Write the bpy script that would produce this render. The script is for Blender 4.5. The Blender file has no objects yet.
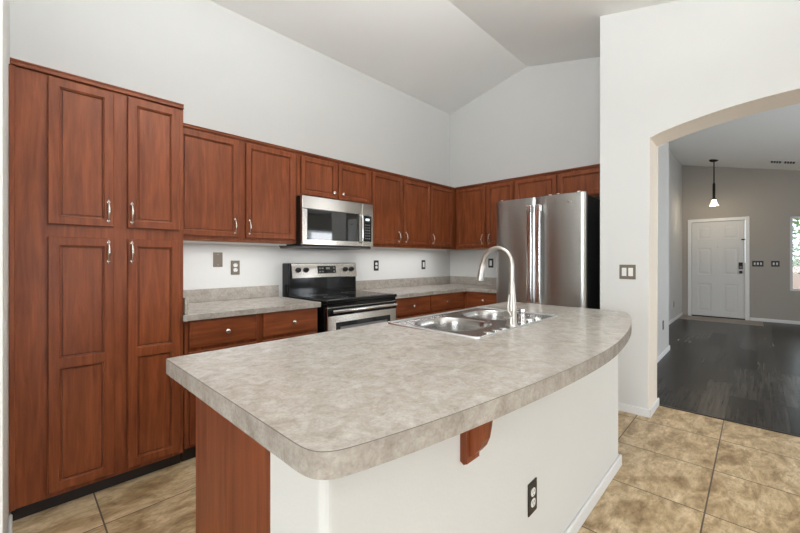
import bpy, bmesh, math, random
from mathutils import Vector, Matrix
random.seed(4)
S = bpy.context.scene
COL = S.collection
PI = math.pi

# ------------------------------------------------------------------ camera
FPX, CY, PSI, CAMH = 371.0, 260.0, math.atan(357 / 371.0), 1.24
cd = bpy.data.cameras.new('camera'); cam = bpy.data.objects.new('camera', cd); COL.objects.link(cam)
cam.location = (0, 0, CAMH)
cam.rotation_euler = (PI / 2, 0, PSI - PI / 2)
cd.sensor_width = 36.0
cd.lens = 36.0 * FPX / 800.0
cd.shift_y = -(266.5 - CY) / 800.0
cd.clip_start = 0.01
S.camera = cam

# ------------------------------------------------------------------ world, daylight, exposure
S.view_settings.view_transform = 'Standard'
S.view_settings.look = 'None'
S.view_settings.gamma = 1.0
S.view_settings.exposure = 0.0
W = bpy.data.worlds.new('sky'); S.world = W
W.use_nodes = True
bg = W.node_tree.nodes['Background']
bg.inputs['Color'].default_value = (0.80, 0.90, 1.0, 1)
bg.inputs['Strength'].default_value = 3.2

def area(name, loc, aim, sx, sy, power, color):
    l = bpy.data.lights.new(name, 'AREA'); l.shape = 'RECTANGLE'
    l.size, l.size_y, l.energy, l.color = sx, sy, power, color
    o = bpy.data.objects.new(name, l); COL.objects.link(o)
    o.location = loc
    o.rotation_euler = (Vector(aim)).to_track_quat('-Z', 'Y').to_euler()
    return o
# daylight entering through the real window openings of the dining end and the hall
area('daylight_dining_window', (-3.66, -0.55, 1.40), (1, 0, 0), 2.3, 1.5, 85, (0.90, 0.96, 1.0))
area('daylight_patio_door', (0.0, -5.26, 1.10), (0, 1, 0), 3.7, 1.95, 50, (0.97, 0.985, 1.0))
area('daylight_hall_window', (6.3, -2.76, 1.35), (0, 1, 0), 2.1, 1.2, 62, (0.95, 0.98, 1.0))

# ------------------------------------------------------------------ materials
def new_mat(name):
    m = bpy.data.materials.new(name); m.use_nodes = True
    nt = m.node_tree; b = nt.nodes['Principled BSDF']
    return m, nt, b
def N(nt, t, **kw):
    n = nt.nodes.new(t)
    for k, v in kw.items():
        if k in n.inputs: n.inputs[k].default_value = v
        else: setattr(n, k, v)
    return n
def ramp(nt, src, stops):
    r = nt.nodes.new('ShaderNodeValToRGB'); e = r.color_ramp.elements
    while len(e) > 1: e.remove(e[0])
    e[0].position, e[0].color = stops[0][0], (*stops[0][1], 1)
    for p, c in stops[1:]:
        x = e.new(p); x.color = (*c, 1)
    nt.links.new(src, r.inputs['Fac'])
    return r.outputs['Color']
def coords(nt, scale=(1, 1, 1), rnd=True, rot=(0, 0, 0)):
    t = nt.nodes.new('ShaderNodeTexCoord'); out = t.outputs['Object']
    if rnd:
        oi = nt.nodes.new('ShaderNodeObjectInfo')
        a = N(nt, 'ShaderNodeVectorMath', operation='MULTIPLY_ADD')
        cx = nt.nodes.new('ShaderNodeCombineXYZ')
        for i in range(3): nt.links.new(oi.outputs['Random'], cx.inputs[i])
        nt.links.new(cx.outputs[0], a.inputs[0]); a.inputs[1].default_value = (7.3, 3.1, 11.7)
        nt.links.new(out, a.inputs[2]); out = a.outputs[0]
    mp = nt.nodes.new('ShaderNodeMapping'); mp.inputs['Scale'].default_value = scale; mp.inputs['Rotation'].default_value = rot
    nt.links.new(out, mp.inputs['Vector'])
    return mp.outputs[0]
def noise(nt, vec, scale, detail=4, rough=0.55, dist=0.0):
    n = N(nt, 'ShaderNodeTexNoise', Scale=scale, Detail=detail, Roughness=rough, Distortion=dist)
    nt.links.new(vec, n.inputs['Vector']); return n.outputs['Fac']
def mixc(nt, fac, a, b, mode='MIX'):
    m = nt.nodes.new('ShaderNodeMix'); m.data_type = 'RGBA'; m.blend_type = mode
    for s, v in ((0, fac), (6, a), (7, b)):
        if hasattr(v, 'links') or hasattr(v, 'is_linked'): nt.links.new(v, m.inputs[s])
        else: m.inputs[s].default_value = v if s == 0 else (*v, 1)
    return m.outputs[2]
def bump(nt, b, h, strength, dist=0.002):
    n = N(nt, 'ShaderNodeBump', Strength=strength, Distance=dist)
    nt.links.new(h, n.inputs['Height']); nt.links.new(n.outputs[0], b.inputs['Normal'])
def plain(name, col, rough=0.5, metal=0.0, emit=None, es=0.0, spec=None):
    m, nt, b = new_mat(name)
    b.inputs['Base Color'].default_value = (*col, 1); b.inputs['Roughness'].default_value = rough; b.inputs['Metallic'].default_value = metal
    v = coords(nt); f = noise(nt, v, 35, 2)
    c = mixc(nt, f, tuple(x * 0.96 for x in col), tuple(min(1, x * 1.04) for x in col)); nt.links.new(c, b.inputs['Base Color'])
    if spec is not None: b.inputs['Specular IOR Level'].default_value = spec
    if emit: b.inputs['Emission Color'].default_value = (*emit, 1); b.inputs['Emission Strength'].default_value = es
    return m
def wood(name, horiz=False):
    m, nt, b = new_mat(name)
    sc = (1.2, 14, 14) if horiz else (14, 14, 1.2)
    v = coords(nt, sc)
    n1 = noise(nt, v, 2.2, 6, 0.6, 0.6)
    v2 = coords(nt, (3, 60, 60) if horiz else (60, 60, 3)); n2 = noise(nt, v2, 2.0, 3, 0.6)
    v3 = coords(nt, (1, 1, 1)); n3 = noise(nt, v3, 2.4, 3, 0.6)
    c1 = ramp(nt, n1, [(0.25, (0.140, 0.034, 0.0125)), (0.5, (0.238, 0.064, 0.0225)), (0.78, (0.335, 0.100, 0.036))])
    c2 = ramp(nt, n2, [(0.3, (0.72, 0.68, 0.66)), (0.65, (1, 1, 1))])
    c = mixc(nt, 0.55, c1, c2, 'MULTIPLY')
    c3 = ramp(nt, n3, [(0.3, (0.80, 0.78, 0.78)), (0.7, (1.1, 1.1, 1.1))])
    c = mixc(nt, 0.7, c, c3, 'MULTIPLY')
    nt.links.new(c, b.inputs['Base Color'])
    b.inputs['Roughness'].default_value = 0.36
    b.inputs['Specular IOR Level'].default_value = 0.24
    bump(nt, b, n2, 0.08, 0.001)
    return m
def laminate():
    m, nt, b = new_mat('stone_laminate')
    v = coords(nt, (1, 1, 1), False)
    n1 = noise(nt, v, 19, 8, 0.62, 0.8); n2 = noise(nt, v, 62, 6, 0.65, 0.8); n3 = noise(nt, v, 150, 3, 0.6)
    c1 = ramp(nt, n1, [(0.30, (0.315, 0.278, 0.243)), (0.47, (0.385, 0.347, 0.306)), (0.64, (0.452, 0.417, 0.376))])
    c2 = ramp(nt, n2, [(0.33, (0.80, 0.78, 0.765)), (0.5, (0.98, 0.975, 0.97)), (0.68, (1.12, 1.12, 1.115))])
    c3 = ramp(nt, n3, [(0.35, (0.86, 0.85, 0.84)), (0.6, (1.04, 1.04, 1.04))])
    c = mixc(nt, 0.75, c1, c2, 'MULTIPLY'); c = mixc(nt, 0.6, c, c3, 'MULTIPLY')
    nt.links.new(c, b.inputs['Base Color']); b.inputs['Roughness'].default_value = 0.27
    return m
def wallpaint(name, col, s=0.25):
    m, nt, b = new_mat(name)
    v = coords(nt, (1, 1, 1), False)
    n = noise(nt, v, 95, 3, 0.55); n2 = noise(nt, v, 1.5, 2)
    c = mixc(nt, n2, tuple(x * 0.975 for x in col), col); nt.links.new(c, b.inputs['Base Color'])
    b.inputs['Roughness'].default_value = 0.75
    bump(nt, b, n, s, 0.003)
    return m
def tile_mat():
    m, nt, b = new_mat('travertine_tile')
    t = nt.nodes.new('ShaderNodeTexCoord')
    sep = nt.nodes.new('ShaderNodeSeparateXYZ'); nt.links.new(t.outputs['Object'], sep.inputs[0])
    def axis(out, off, sp):
        a = N(nt, 'ShaderNodeMath', operation='SUBTRACT'); nt.links.new(out, a.inputs[0]); a.inputs[1].default_value = off
        d = N(nt, 'ShaderNodeMath', operation='DIVIDE'); nt.links.new(a.outputs[0], d.inputs[0]); d.inputs[1].default_value = sp
        fl = N(nt, 'ShaderNodeMath', operation='FLOOR'); nt.links.new(d.outputs[0], fl.inputs[0])
        fr = N(nt, 'ShaderNodeMath', operation='FRACT'); nt.links.new(d.outputs[0], fr.inputs[0])
        s = N(nt, 'ShaderNodeMath', operation='SUBTRACT'); nt.links.new(fr.outputs[0], s.inputs[0]); s.inputs[1].default_value = 0.5
        ab = N(nt, 'ShaderNodeMath', operation='ABSOLUTE'); nt.links.new(s.outputs[0], ab.inputs[0])
        g = N(nt, 'ShaderNodeMath', operation='GREATER_THAN'); nt.links.new(ab.outputs[0], g.inputs[0]); g.inputs[1].default_value = 0.5 - 0.0033 / sp
        return fl.outputs[0], g.outputs[0]
    fx, gx = axis(sep.outputs['X'], 2.860, 0.5135)
    fy, gy = axis(sep.outputs['Y'], 0.185, 0.505)
    g = N(nt, 'ShaderNodeMath', operation='MAXIMUM'); nt.links.new(gx, g.inputs[0]); nt.links.new(gy, g.inputs[1])
    cb = nt.nodes.new('ShaderNodeCombineXYZ'); nt.links.new(fx, cb.inputs[0]); nt.links.new(fy, cb.inputs[1])
    wn = nt.nodes.new('ShaderNodeTexWhiteNoise'); wn.noise_dimensions = '3D'; nt.links.new(cb.outputs[0], wn.inputs['Vector'])
    off = N(nt, 'ShaderNodeVectorMath', operation='MULTIPLY_ADD'); nt.links.new(wn.outputs['Color'], off.inputs[0]); off.inputs[1].default_value = (5, 5, 5)
    nt.links.new(t.outputs['Object'], off.inputs[2])
    mp = nt.nodes.new('ShaderNodeMapping'); mp.inputs['Rotation'].default_value = (0, 0, 0.75); mp.inputs['Scale'].default_value = (1.0, 2.1, 1)
    nt.links.new(off.outputs[0], mp.inputs['Vector'])
    n1 = noise(nt, mp.outputs[0], 4.6, 8, 0.62, 0.8); n2 = noise(nt, mp.outputs[0], 15, 7, 0.68, 0.9)
    c1 = ramp(nt, n1, [(0.32, (0.24, 0.148, 0.066)), (0.48, (0.46, 0.33, 0.182)), (0.62, (0.63, 0.49, 0.31))])
    c2 = ramp(nt, n2, [(0.34, (0.64, 0.59, 0.52)), (0.48, (1.0, 1.0, 1.0)), (0.66, (1.15, 1.16, 1.20))])
    c = mixc(nt, 0.8, c1, c2, 'MULTIPLY')
    mp2 = nt.nodes.new('ShaderNodeMapping'); mp2.inputs['Rotation'].default_value = (0, 0, 0.55); mp2.inputs['Scale'].default_value = (1.0, 3.2, 1); nt.links.new(off.outputs[0], mp2.inputs['Vector'])
    n3 = noise(nt, mp2.outputs[0], 21, 5, 0.6, 0.5)
    c3 = ramp(nt, n3, [(0.32, (0.76, 0.72, 0.66)), (0.46, (1.0, 1.0, 1.0)), (0.58, (1.04, 1.04, 1.05)), (0.68, (1.35, 1.38, 1.45))])
    c = mixc(nt, 0.75, c, c3, 'MULTIPLY')
    c = mixc(nt, g.outputs[0], c, (0.085, 0.06, 0.042))
    nt.links.new(c, b.inputs['Base Color'])
    b.inputs['Roughness'].default_value = 0.38
    inv = N(nt, 'ShaderNodeMath', operation='SUBTRACT'); inv.inputs[0].default_value = 1.0; nt.links.new(g.outputs[0], inv.inputs[1])
    bump(nt, b, inv.outputs[0], 0.5, 0.002)
    return m
def plank_mat():
    m, nt, b = new_mat('dark_plank')
    v = coords(nt, (1, 1, 1), False)
    br = N(nt, 'ShaderNodeTexBrick'); nt.links.new(v, br.inputs['Vector'])
    br.inputs['Scale'].default_value = 1.0; br.inputs['Brick Width'].default_value = 1.25; br.inputs['Row Height'].default_value = 0.18
    br.inputs['Mortar Size'].default_value = 0.0012; br.offset = 0.37
    br.inputs['Color1'].default_value = (0.022, 0.019, 0.017, 1); br.inputs['Color2'].default_value = (0.078, 0.071, 0.063, 1); br.inputs['Mortar'].default_value = (0.014, 0.012, 0.011, 1)
    v2 = coords(nt, (0.7, 16, 1), False); n = noise(nt, v2, 2.5, 5, 0.6, 0.3)
    c2 = ramp(nt, n, [(0.34, (0.6, 0.6, 0.6)), (0.5, (1, 1, 1)), (0.66, (1.4, 1.38, 1.35))])
    c = mixc(nt, 0.85, br.outputs['Color'], c2, 'MULTIPLY')
    nt.links.new(c, b.inputs['Base Color'])
    b.inputs['Roughness'].default_value = 0.27; b.inputs['Specular IOR Level'].default_value = 0.06
    return m
def steel(name, col=(0.60, 0.585, 0.56), rough=0.27, axis='Z', stretch=(1.2, 1.2, 130), an=0.75, var=0.06):
    m, nt, b = new_mat(name)
    v = coords(nt, stretch, True); n = noise(nt, v, 3, 3, 0.6)
    c = mixc(nt, n, tuple(x * (1 - var) for x in col), tuple(min(1, x * (1 + var)) for x in col))
    nt.links.new(c, b.inputs['Base Color']); b.inputs['Metallic'].default_value = 1.0
    b.inputs['Roughness'].default_value = rough
    if an:
        b.inputs['Anisotropic'].default_value = an; b.inputs['Anisotropic Rotation'].default_value = 0.25
        tg = nt.nodes.new('ShaderNodeTangent'); tg.direction_type = 'RADIAL'; tg.axis = axis
        nt.links.new(tg.outputs[0], b.inputs['Tangent'])
    return m
def glass_mat(name, tint=(1, 1, 1)):
    m = bpy.data.materials.new(name); m.use_nodes = True; nt = m.node_tree
    nt.nodes.clear()
    o = nt.nodes.new('ShaderNodeOutputMaterial'); mx = nt.nodes.new('ShaderNodeMixShader')
    tr = N(nt, 'ShaderNodeBsdfTransparent'); tr.inputs[0].default_value = (*tint, 1)
    gl = N(nt, 'ShaderNodeBsdfGlossy'); gl.inputs['Roughness'].default_value = 0.02
    lw = N(nt, 'ShaderNodeFresnel', IOR=1.35)
    nt.links.new(lw.outputs[0], mx.inputs[0]); nt.links.new(tr.outputs[0], mx.inputs[1]); nt.links.new(gl.outputs[0], mx.inputs[2])
    nt.links.new(mx.outputs[0], o.inputs[0])
    return m

M = {}
M['wood'] = wood('cherry_wood'); M['woodh'] = wood('cherry_wood_crosswise', True)
M['toe'] = plain('dark_toe_board', (0.018, 0.010, 0.008), 0.5)
M['raw'] = plain('raw_maple', (0.50, 0.37, 0.24), 0.6)
M['lam'] = laminate(); M['seam'] = plain('laminate_core_line', (0.10, 0.075, 0.06), 0.6)
M['wall'] = wallpaint('warm_white_paint', (0.72, 0.72, 0.70))
M['wall_smooth'] = wallpaint('warm_white_smooth_paint', (0.76, 0.76, 0.735), 0.04)
M['foyer'] = wallpaint('light_foyer_paint', (0.57, 0.56, 0.54))
M['reveal'] = wallpaint('wall_paint_warm_bounce', (0.84, 0.76, 0.665))  # warm bounced light put into the wall colour on the arch's inner faces
M['ceil'] = wallpaint('ceiling_paint', (0.92, 0.925, 0.91), 0.35)
M['greige'] = wallpaint('greige_paint', (0.42, 0.385, 0.345))
M['trim'] = plain('white_trim_paint', (0.80, 0.80, 0.79), 0.4)
M['tile'] = tile_mat(); M['plank'] = plank_mat()
M['entry'] = plain('entry_tile', (0.32, 0.275, 0.225), 0.5)
M['steel'] = steel('brushed_steel', (0.43, 0.425, 0.41), 0.29); M['steel_mw'] = steel('oven_steel', (0.66, 0.62, 0.57), 0.25, stretch=(1, 1, 4), var=.01)
M['sink'] = steel('sink_steel', (0.50, 0.49, 0.475), 0.24, 'Z', (2, 2, 30), 0.5, var=.03)
M['nickel'] = plain('satin_nickel', (0.52, 0.49, 0.45), 0.30, 1.0)
M['pull'] = plain('polished_pull_metal', (0.82, 0.79, 0.74), 0.25, 1.0)
M['chrome'] = plain('chrome', (0.80, 0.80, 0.80), 0.10, 1.0)
M['bright'] = plain('bright_handle_steel', (0.86, 0.86, 0.86), 0.18, 1.0)
M['black'] = plain('gloss_black_enamel', (0.006, 0.006, 0.0065), 0.10, spec=0.35)
M['blackglass'] = plain('black_glass', (0.012, 0.012, 0.013), 0.05)
M['mwglass'] = plain('tinted_oven_glass', (0.020, 0.019, 0.018), 0.04, 0.0, spec=1.0)
M['mattblack'] = plain('matt_black', (0.012, 0.012, 0.0125), 0.5, spec=0.3)
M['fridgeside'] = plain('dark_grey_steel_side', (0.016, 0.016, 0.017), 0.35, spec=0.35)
M['grey'] = plain('grey_plastic', (0.20, 0.20, 0.20), 0.5)
M['led'] = plain('clock_digits', (0.7, 0.8, 0.8), 0.4, 0, (0.75, 0.95, 1.0), 1.5)
M['bronze'] = plain('dark_bronze_plate', (0.030, 0.024, 0.019), 0.4, 0.3)
M['pewter'] = plain('pewter_plate', (0.20, 0.165, 0.130), 0.4, 0.4)
M['socket'] = plain('white_plastic', (0.82, 0.82, 0.80), 0.35)
M['slot'] = plain('socket_slot', (0.02, 0.02, 0.02), 0.6)
M['doorpaint'] = plain('front_door_paint', (0.70, 0.69, 0.675), 0.4)
M['iron'] = plain('black_iron', (0.02, 0.018, 0.016), 0.45, 0.5)
M['shade'] = plain('lit_opal_glass', (0.9, 0.85, 0.7), 0.4, 0, (1.0, 0.86, 0.58), 3.2)
M['lampglow'] = plain('lit_lamp_glass', (0.9, 0.9, 0.88), 0.4, 0, (1.0, 0.94, 0.85), 3.0)
M['glass'] = glass_mat('window_glass')
M['ground'] = plain('red_gravel', (0.36, 0.21, 0.15), 0.9)
M['stucco'] = plain('outside_stucco', (0.52, 0.42, 0.35), 0.9)
M['leaf'] = plain('leaves', (0.14, 0.24, 0.09), 0.6)
M['bark'] = plain('bark', (0.16, 0.11, 0.08), 0.8)

# ------------------------------------------------------------------ mesh helpers
def obj(name, bm, mat, parent=None, loc=None, rot=None, smooth=False):
    me = bpy.data.meshes.new(name)
    bmesh.ops.recalc_face_normals(bm, faces=bm.faces)
    bm.to_mesh(me); bm.free()
    mats = mat if isinstance(mat, (list, tuple)) else [mat]
    for m in mats: me.materials.append(m)
    if smooth:
        for p in me.polygons: p.use_smooth = True
        try: me.set_sharp_from_angle(angle=math.radians(38))
        except Exception: pass
    o = bpy.data.objects.new(name, me); COL.objects.link(o)
    if parent: o.parent = parent
    if loc: o.location = loc
    if rot: o.rotation_euler = rot
    return o
def tag(o, label, cat, group=None):
    o['label'] = label; o['category'] = cat
    if group: o['group'] = group
    return o
def thing(name, label, cat, loc=(0, 0, 0), rz=0.0, group=None):
    o = bpy.data.objects.new(name, None); COL.objects.link(o); o.empty_display_size = 0.1
    o.location = loc; o.rotation_euler = (0, 0, rz)
    return tag(o, label, cat, group)
def struct(name, bm, mat, parent=None, **kw):
    o = obj(name, bm, mat, parent, **kw)
    if not parent: o['kind'] = 'structure'
    return o
def box(bm, x0, x1, y0, y1, z0, z1, bev=0.0, seg=2, mi=0):
    r = bmesh.ops.create_cube(bm, size=1.0)
    vs = r['verts']
    for v in vs:
        v.co = Vector((x0 + (v.co.x + .5) * (x1 - x0), y0 + (v.co.y + .5) * (y1 - y0), z0 + (v.co.z + .5) * (z1 - z0)))
    fs = list({f for v in vs for f in v.link_faces})
    for f in fs: f.material_index = mi
    if bev > 0:
        es = list({e for v in vs for e in v.link_edges})
        bmesh.ops.bevel(bm, geom=es, offset=bev, segments=seg, affect='EDGES', profile=0.5)
    return bm
def B(*a, **k):
    bm = bmesh.new(); return box(bm, *a, **k)
def tube(bm, pts, rad, n=12, cap=True):
    pts = [Vector(p) for p in pts]
    if not isinstance(rad, (list, tuple)): rad = [rad] * len(pts)
    rings = []; nrm = None
    for i, p in enumerate(pts):
        t = (pts[min(i + 1, len(pts) - 1)] - pts[max(i - 1, 0)]).normalized()
        if nrm is None:
            a = Vector((0, 0, 1)) if abs(t.z) < .9 else Vector((1, 0, 0)); nrm = t.cross(a).normalized()
        else:
            nrm = (nrm - t * nrm.dot(t)).normalized()
        bn = t.cross(nrm)
        rings.append([bm.verts.new(p + (nrm * math.cos(2 * PI * k / n) + bn * math.sin(2 * PI * k / n)) * rad[i]) for k in range(n)])
    for a, b in zip(rings, rings[1:]):
        for k in range(n): bm.faces.new((a[k], a[(k + 1) % n], b[(k + 1) % n], b[k]))
    if cap:
        bm.faces.new(rings[0][::-1]); bm.faces.new(rings[-1])
    return bm
def lathe(bm, prof, n=24, mat=None):
    # prof: (r, z) from bottom to top around z; mat: optional transform
    rings = []
    for r, z in prof:
        if r < 1e-6: rings.append([bm.verts.new((0, 0, z))])
        else: rings.append([bm.verts.new((r * math.cos(2 * PI * k / n), r * math.sin(2 * PI * k / n), z)) for k in range(n)])
    for a, b in zip(rings, rings[1:]):
        for k in range(n):
            if len(a) == 1 and len(b) == 1: continue
            if len(a) == 1: bm.faces.new((a[0], b[k], b[(k + 1) % n]))
            elif len(b) == 1: bm.faces.new((a[k], a[(k + 1) % n], b[0]))
            else: bm.faces.new((a[k], a[(k + 1) % n], b[(k + 1) % n], b[k]))
    if mat is not None:
        for rr in rings:
            for v in rr: v.co = mat @ v.co
    return bm
def prism(bm, poly, fn, a, b):
    # extrude polygon of 2-D points; fn(u, v, w) gives the 3-D point; w from a to b
    lo = [bm.verts.new(fn(u, v, a)) for u, v in poly]; hi = [bm.verts.new(fn(u, v, b)) for u, v in poly]
    n = len(poly)
    bm.faces.new(lo[::-1]); bm.faces.new(hi)
    for i in range(n): bm.faces.new((lo[i], lo[(i + 1) % n], hi[(i + 1) % n], hi[i]))
    return bm
def rrect(x0, x1, y0, y1, r, n=6):
    out = []
    for cx, cy, a0 in ((x1 - r, y1 - r, 0), (x0 + r, y1 - r, PI / 2), (x0 + r, y0 + r, PI), (x1 - r, y0 + r, 1.5 * PI)):
        for k in range(n + 1):
            a = a0 + PI / 2 * k / n; out.append((cx + r * math.cos(a), cy + r * math.sin(a)))
    return out
def loop_edges(bm, pts, z):
    vs = [bm.verts.new((x, y, z)) for x, y in pts]
    es = [bm.edges.new((vs[i], vs[(i + 1) % len(vs)])) for i in range(len(vs))]
    return vs, es
def bridge(bm, a, b, mi=0):
    n = len(a)
    for i in range(n):
        f = bm.faces.new((a[i], a[(i + 1) % n], b[(i + 1) % n], b[i])); f.material_index = mi
def panel_mesh(w, h, t, cells, prof, ease=0.003):
    """framed door: back at y=0, front at y=-t; each cell is (x0,x1,z0,z1); prof is a list of (inset, depth from the front)"""
    bm = bmesh.new()
    def rect(x0, x1, z0, z1, y): return [bm.verts.new(p) for p in ((x0, y, z0), (x1, y, z0), (x1, y, z1), (x0, y, z1))]
    back = rect(0, w, 0, h, 0); side = rect(0, w, 0, h, -t + ease); front = rect(ease, w - ease, ease, h - ease, -t)
    bm.faces.new(back); bridge(bm, back, side); bridge(bm, side, front)
    # front face pieces: cells tile the eased rectangle
    for (x0, x1, z0, z1) in cells:
        x0 = max(x0, ease); z0 = max(z0, ease); x1 = min(x1, w - ease); z1 = min(z1, h - ease)
        prev = rect(x0, x1, z0, z1, -t)
        for (l, r, bo, to), d in prof:
            cur = rect(x0 + l, x1 - r, z0 + bo, z1 - to, -t + d)
            bridge(bm, prev, cur); prev = cur
        bm.faces.new(prev)
    return bm
def ring_prof(fw, steps, edges=(1, 1, 1, 1)):
    return [((fw[0] + s, fw[1] + s, fw[2] + s, fw[3] + s), d) for s, d in steps]
STEP = [(0, 0), (0.002, 0.004), (0.007, 0.006), (0.0078, 0.0165), (0.0128, 0.0165), (0.0136, 0.0085)]
STEPD = [(0, 0), (0.004, 0.006), (0.011, 0.007)]

def handle_mesh(L=0.098, so=0.026):
    bm = bmesh.new()
    pts, rad = [], []
    for k in range(17):
        u = k / 16; z = (u - .5) * L
        d = so * (math.sin(PI * u) ** 0.55)
        pts.append((0, -d, z)); rad.append(0.0042 + 0.0024 * math.exp(-((u - .5) / .2) ** 2))
    tube(bm, pts, rad, 10)
    for s in (-1, 1):
        lathe(bm, [(0, 0), (0.0085, 0), (0.0085, 0.003), (0.006, 0.006), (0, 0.0065)], 12, Matrix.Translation((0, 0, s * L / 2)) @ Matrix.Rotation(PI / 2, 4, 'X'))
        # teardrop finial
        tube(bm, [(0, -0.002, s * L * 0.5), (0, -0.003, s * L * 0.57), (0, -0.002, s * L * 0.63)], [0.006, 0.0045, 0.0015], 8)
    return bm
def knob_mesh():
    bm = bmesh.new()
    return lathe(bm, [(0, 0), (0.008, 0), (0.0065, 0.004), (0.006, 0.012), (0.012, 0.016), (0.0155, 0.021), (0.0145, 0.026), (0.008, 0.029), (0, 0.0295)], 18, Matrix.Rotation(PI / 2, 4, 'X'))

DT = 0.020
def cab_door(par, x, y, z, w, h, fw=0.046, split=None, handle=None, knob=None):
    """x,z lower left corner in cabinet space; y the face-frame plane; doors stand in front of it"""
    if split is None:
        bm = panel_mesh(w, h, DT, [(0, w, 0, h)], ring_prof((fw - .009,) * 4, STEP))
    else:
        a, b2 = split
        mid = (a + b2) / 2
        bm = panel_mesh(w, h, DT, [(0, w, 0, mid)], ring_prof((fw - .009, fw - .009, fw - .009, mid - a), STEP))
        # second cell on top of the shared rail
        bm2 = panel_mesh(w, h, DT, [(0, w, mid, h)], ring_prof((fw - .009, fw - .009, b2 - mid, fw - .009), STEP))
        me = bpy.data.meshes.new('tmp'); bm2.to_mesh(me); bm2.free()
        k = len(bm.faces); bm.from_mesh(me); bpy.data.meshes.remove(me)
        bm.faces.ensure_lookup_table()
        # drop the doubled shell of the second copy
        dup = bm.faces[k:k + 9]; bmesh.ops.delete(bm, geom=list(dup), context='FACES')
        bmesh.ops.remove_doubles(bm, verts=bm.verts, dist=0.00005)
    d = obj('door', bm, M['wood'], par, (x, y, z))
    if handle:
        obj('handle', handle_mesh(), M['pull'], d, (handle[0] - x, -DT, handle[1] - z), smooth=True)
    if knob:
        obj('knob', knob_mesh(), M['pull'], d, (knob[0] - x, -DT, knob[1] - z), smooth=True)
    return d
def cab_drawer(par, x, y, z, w, h, knob):
    bm = panel_mesh(w, h, DT, [(0, w, 0, h)], ring_prof((0.0,) * 4, [(0.006, 0.0), (0.012, -0.002), (0.020, -0.002)]), 0.004)
    d = obj('drawer', bm, M['woodh'], par, (x, y, z))
    obj('knob', knob_mesh(), M['pull'], d, (knob[0] - x, -DT - 0.0005, knob[1] - z), smooth=True)
    return d

# ------------------------------------------------------------------ room shell
YB, XR, XA, XA2 = 3.12, 4.26, 3.464, 3.80
RY, RZ, SL = 1.987, 3.557, 0.233
YK = -2.86                      # the vault meets the flat ceiling of the family end here
def ceilz(y): return RZ - SL * abs(max(y, YK) - RY)
XE, YH = 10.45, -2.85          # entry wall, rear of the hall
XD, YR = -3.8, -5.4            # dining end wall, rear wall
bm = B(XD - .15, 3.82, YR - .15, YB + .15, -0.12, 0); struct('floor', bm, M['tile'])
bm = bmesh.new()
box(bm, 3.82, 9.72, YH - .15, 1.35, -0.12, 0.0); box(bm, 9.72, XE + .15, YH - .15, -0.09, -0.12, 0.0)
struct('floor_hall', bm, M['plank'])
struct('floor_entry', B(9.72, XE + .02, -0.09, 1.25, -0.12, 0.003), M['entry'])
bm = B(3.806, 3.834, -1.11, 0.613, 0.0005, 0.006, 0.002); struct('trim_1', bm, M['toe'])
bm = bmesh.new()
poly = [(YR - .2, ceilz(YK)), (YK, ceilz(YK)), (RY, RZ), (YB + .2, ceilz(YB + .2)), (YB + .2, ceilz(YB + .2) + .15), (RY, RZ + .15), (YK, ceilz(YK) + .15), (YR - .2, ceilz(YK) + .15)]
prism(bm, poly, lambda u, v, w: (w, u, v), XD - .2, XE + .2)
struct('ceiling', bm, M['ceil'])
def wall_x(name, x0, x1, y0, y1, mat, z0=0.0):           # wall whose faces look along X, top follows the vault
    ys = sorted({y0, y1, *[q for q in (RY, YK) if y0 < q < y1]})
    poly = [(y0, z0), (y1, z0)] + [(y, ceilz(y)) for y in ys[::-1]]
    bm = bmesh.new(); prism(bm, poly, lambda u, v, w: (w, u, v), x0, x1); return struct(name, bm, mat)
def wall_y(name, x0, x1, y0, y1, mat, facey):
    return struct(name, B(x0, x1, y0, y1, 0, ceilz(facey)), mat)
wall_y('wall_back', XD - .15, XR + .14, YB, YB + .14, M['wall'], YB)
wall_x('wall_right', XR, XR + .14, 0.965, YB, M['wall'])
wall_x('wall_left', -0.17, -0.019, 1.25, YB, M['wall_smooth'])
# arched wall between kitchen and hall
arch = []
YC, HW, Z0, Z1 = -0.25, 0.863, 2.206, 2.333
R_ = (HW ** 2 + (Z1 - Z0) ** 2) / (2 * (Z1 - Z0)); a0 = math.asin(HW / R_)
for k in range(25):
    a = -a0 + 2 * a0 * k / 24
    arch.append((YC + R_ * math.sin(a), Z1 - R_ + R_ * math.cos(a)))
poly = [(YR, 0), (YC - HW, 0)] + arch + [(YC + HW, 0), (0.965, 0), (0.965, ceilz(0.965)), (YK, ceilz(YK)), (YR, ceilz(YR))]
bm = bmesh.new(); prism(bm, poly, lambda u, v, w: (w, u, v), XA, XA2)
es = []
for e in bm.edges:
    a, b_ = e.verts
    def onarch(v): return (abs(v.co.y - (YC + HW)) < 1e-4 and v.co.z < Z0 + .01) or (abs(v.co.y - (YC - HW)) < 1e-4 and v.co.z < Z0 + .01) or (abs(v.co.y - YC) < HW and v.co.z < Z1 + .01 and v.co.z > Z0 - .02)
    if onarch(a) and onarch(b_) and abs(a.co.x - b_.co.x) < 1e-5 and not (a.co.z < .001 and b_.co.z < .001): es.append(e)
bmesh.ops.bevel(bm, geom=es, offset=0.008, segments=2, affect='EDGES', profile=0.5)
bm.normal_update()
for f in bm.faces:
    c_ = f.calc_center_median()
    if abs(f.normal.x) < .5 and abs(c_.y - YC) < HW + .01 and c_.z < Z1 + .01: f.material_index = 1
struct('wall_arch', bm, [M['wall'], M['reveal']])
wall_y('wall_alcove', XA2, XR + .14, 0.875, 0.965, M['wall'], 0.875)
wall_y('wall_hall_left', XR + .14, 6.25, 0.875, 1.34, M['foyer'], 0.9)
wall_y('wall_foyer_left', 6.25, XE, 1.22, 1.36, M['foyer'], 1.22)
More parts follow.
